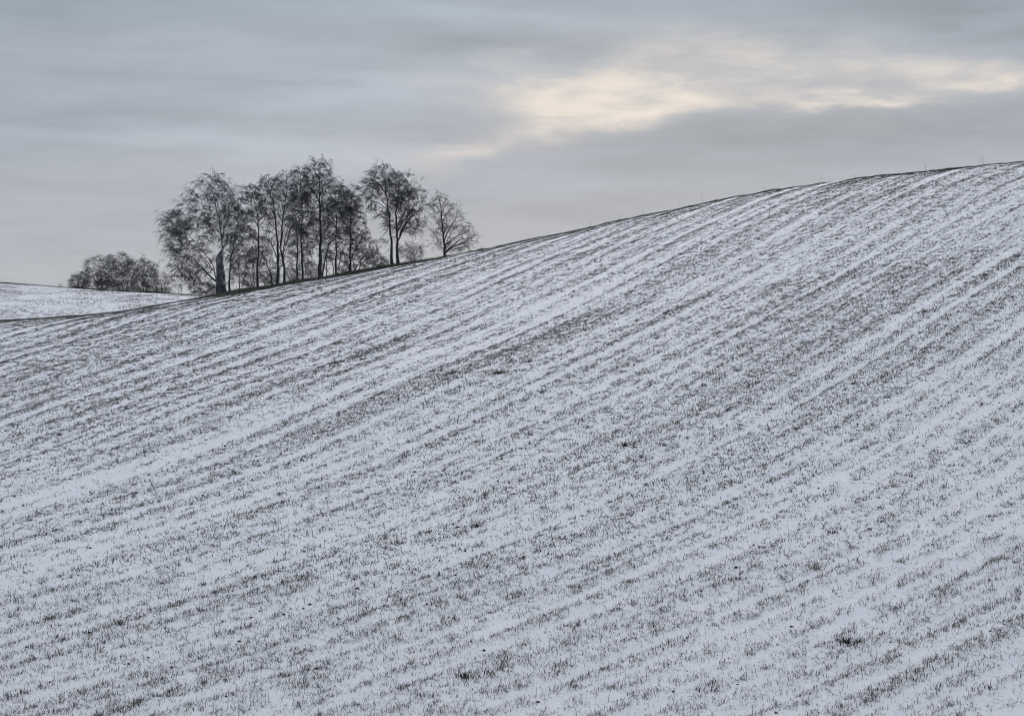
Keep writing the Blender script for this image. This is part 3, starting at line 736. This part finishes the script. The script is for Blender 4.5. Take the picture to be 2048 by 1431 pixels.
# bushes behind the far hill
G_F = 'bushes behind the far snowy hill'
def bush(label, d, u, vb, blobs, seed, n, twig=M_bush, leaf=0, leaf_mat=None, twr=.009, cat='bush', tl=.95):
    return tree('bush', label, cat, d, [(0.10, [(u, vb), (u - 2, vb - 20), (u - 5, vb - 42)]), (0.08, [(u + 5, vb), (u + 9, vb - 22), (u + 14, vb - 40)]), (0.08, [(u - 6, vb), (u - 14, vb - 20), (u - 18, vb - 36)])],
                blobs, n_limb=12, n_sub=80, n_spray=n, twigs=5, tw_len=tl, droop=.7, seed=seed, ground_z=knoll_z, bark=M_bark, twig=twig, group=G_F, steep=1.2, leaf=leaf, leaf_mat=leaf_mat, tw_r=twr, clumpy=.6)
bush('small leftmost bush sloping down to the far hill skyline', 342, 158, 580, [(156, 563, 16, 14, 1), (165, 555, 14, 14, .9), (152, 574, 14, 9, .9), (170, 572, 14, 12, .7)], 51, 260)
bush('bush with brown leaves left in its middle, behind the far hill', 346, 205, 585, [(198, 540, 28, 28, 1), (182, 532, 14, 18, .9), (212, 555, 22, 28, 1), (190, 565, 22, 16, 1), (222, 530, 14, 14, .5), (212, 574, 22, 14, .9)], 62, 580, leaf=3500, leaf_mat=M_brown)
bush('tallest round grey bush in the middle of the far clump', 344, 246, 587, [(240, 528, 26, 24, 1.1), (254, 550, 26, 34, 1.1), (232, 560, 18, 26, .8), (265, 540, 16, 20, .8), (248, 576, 26, 14, 1.1)], 53, 680, leaf=1200)
bush('dark bush with an uneven top right of the round grey bush', 347, 288, 590, [(288, 540, 22, 24, 1.1), (300, 550, 18, 26, 1), (280, 565, 20, 22, .9), (294, 580, 24, 12, 1)], 54, 540, twig=M_twig, leaf=900)
bush('thin wispy bush at the right end of the far clump', 348, 325, 594, [(322, 562, 18, 22, 1), (336, 570, 14, 22, .8), (312, 576, 14, 14, .7), (328, 584, 20, 11, 1)], 55, 270, twr=.007)
tree('sapling', 'tiny bare sapling alone on the far hill skyline', 'sapling', 336, [(0.03, [(121, 580), (119, 572), (117, 567)])], [(121, 570, 5, 5, 1)], n_limb=3, n_sub=6, n_spray=14, twigs=2, tw_len=.4, droop=.3, seed=57, ground_z=knoll_z, bark=M_bark, twig=M_bush, tw_r=.008)

# ------------------------------------------------------------------ tussocks and stalks on the field
def tussock(u, v, size, n, label, tone, tall=1.0):
    x, y = ground(u, v); z = field_z(np.array([x]), np.array([y]))[0]
    a = RNG.uniform(0, 6.283, n); n = int(n * .42); a = a[:n]; rad = np.minimum(np.abs(RNG.normal(0, size * .7, n)), size * 1.5)
    bx = x + np.cos(a) * rad * 1.3; by = y + np.sin(a) * rad
    P = np.stack([bx - x, by - y, field_z(bx, by) - z], -1)
    V, Tt, A = blades(P, RNG.uniform(.09, .20, n) * tall, RNG.uniform(.008, .014, n), a + RNG.normal(0, .6, n), np.abs(RNG.normal(.45, .35, n)), np.clip(RNG.normal(tone + .25, .22, n), 0, 1), True, .7)
    o = link('grass_tussock', mesh_np('grass_tussock', V, Tt, attr={'tint': A}), M_grass, None, (x, y, z))
    tag(o, label, 'grass tussock', 'grass tussocks on the snowy field')
for a in ((1000, 752, .22, 420, 'dark dense tussock alone in mid field, below a row of smaller ones', .1),
          (1058, 728, .18, 240, 'smaller dark tussock just uphill right of the dense mid-field tussock', .12),
          (902, 753, .16, 180, 'low grey-green tussock left of the dense mid-field tussock', .3),
          (1332, 626, .12, 120, 'small almost black tuft high up in the middle of the field', .02),
          (955, 1056, .12, 130, 'compact dark tussock below the middle of the field', .1),
          (1250, 893, .20, 260, 'wide dark tussock in a furrow right of the field centre', .15),
          (1633, 1140, .14, 120, 'taller tan-green tussock with upright blades in the lower right', .7, 1.5),
          (1690, 1288, .16, 260, 'flat dark tussock near the lower right corner', .05),
          (240, 1258, .10, 120, 'small dark rosette tussock near the lower left corner', .05),
          (930, 1358, .20, 260, 'spread dark tussock at the bottom middle of the field', .12)):
    tussock(*a)

R_ = random.Random(4)
NAMED = {1405: 'tall dry weed stalk on the middle of the right-hand skyline, taller than those around it',
         1851: 'dry weed stalk alone on the crest, left of the pair of upright stalks',
         1961: 'shorter of the two upright dry stalks side by side on the upper right skyline',
         1967: 'tallest dry stalk on the skyline, the taller of the close pair near the upper right'}
for (u, h) in ((1096, .35), (1181, .45), (1238, .5), (1286, .35), (1362, .4), (1405, .8), (1530, .4), (1640, .4), (1712, .35), (1851, .7), (1961, .55), (1967, .9)):
    yr_ = float(crest((u - 1024) / F))
    x = (u - 1024) / F * yr_; z = float(field_z(np.array([x]), np.array([yr_]))[0])
    pl = [np.array([0, 0, -.05]), np.array([R_.uniform(-.03, .03), 0, h * .55]), np.array([R_.uniform(-.2, .2), R_.uniform(-.1, .1), h])]
    P = resample(pl, 7)
    lst = [tubes(P[None], np.linspace(.007, .004, 7)[None], 4)]
    for k in range(3):
        s0 = P[3 + k]; e = s0 + np.array([R_.uniform(-.12, .12), R_.uniform(-.1, .1), R_.uniform(.04, .12)])
        lst.append(tubes(np.stack([s0, (s0 + e) / 2 + [0, 0, .02], e])[None], np.array([[.004, .004, .007]]), 3))
    V, Tt, A = merge([(v, t, np.full(len(v), R_.random())) for v, t in lst])
    o = link('weed_stalk', mesh_np('weed_stalk', V, Tt, attr={'tint': A}), M_stalk, None, (x, yr_, z))
    tag(o, NAMED.get(u, 'short thin dry weed stalk standing up from the snowy crest against the sky'), 'weed', 'weed stalks along the crest')
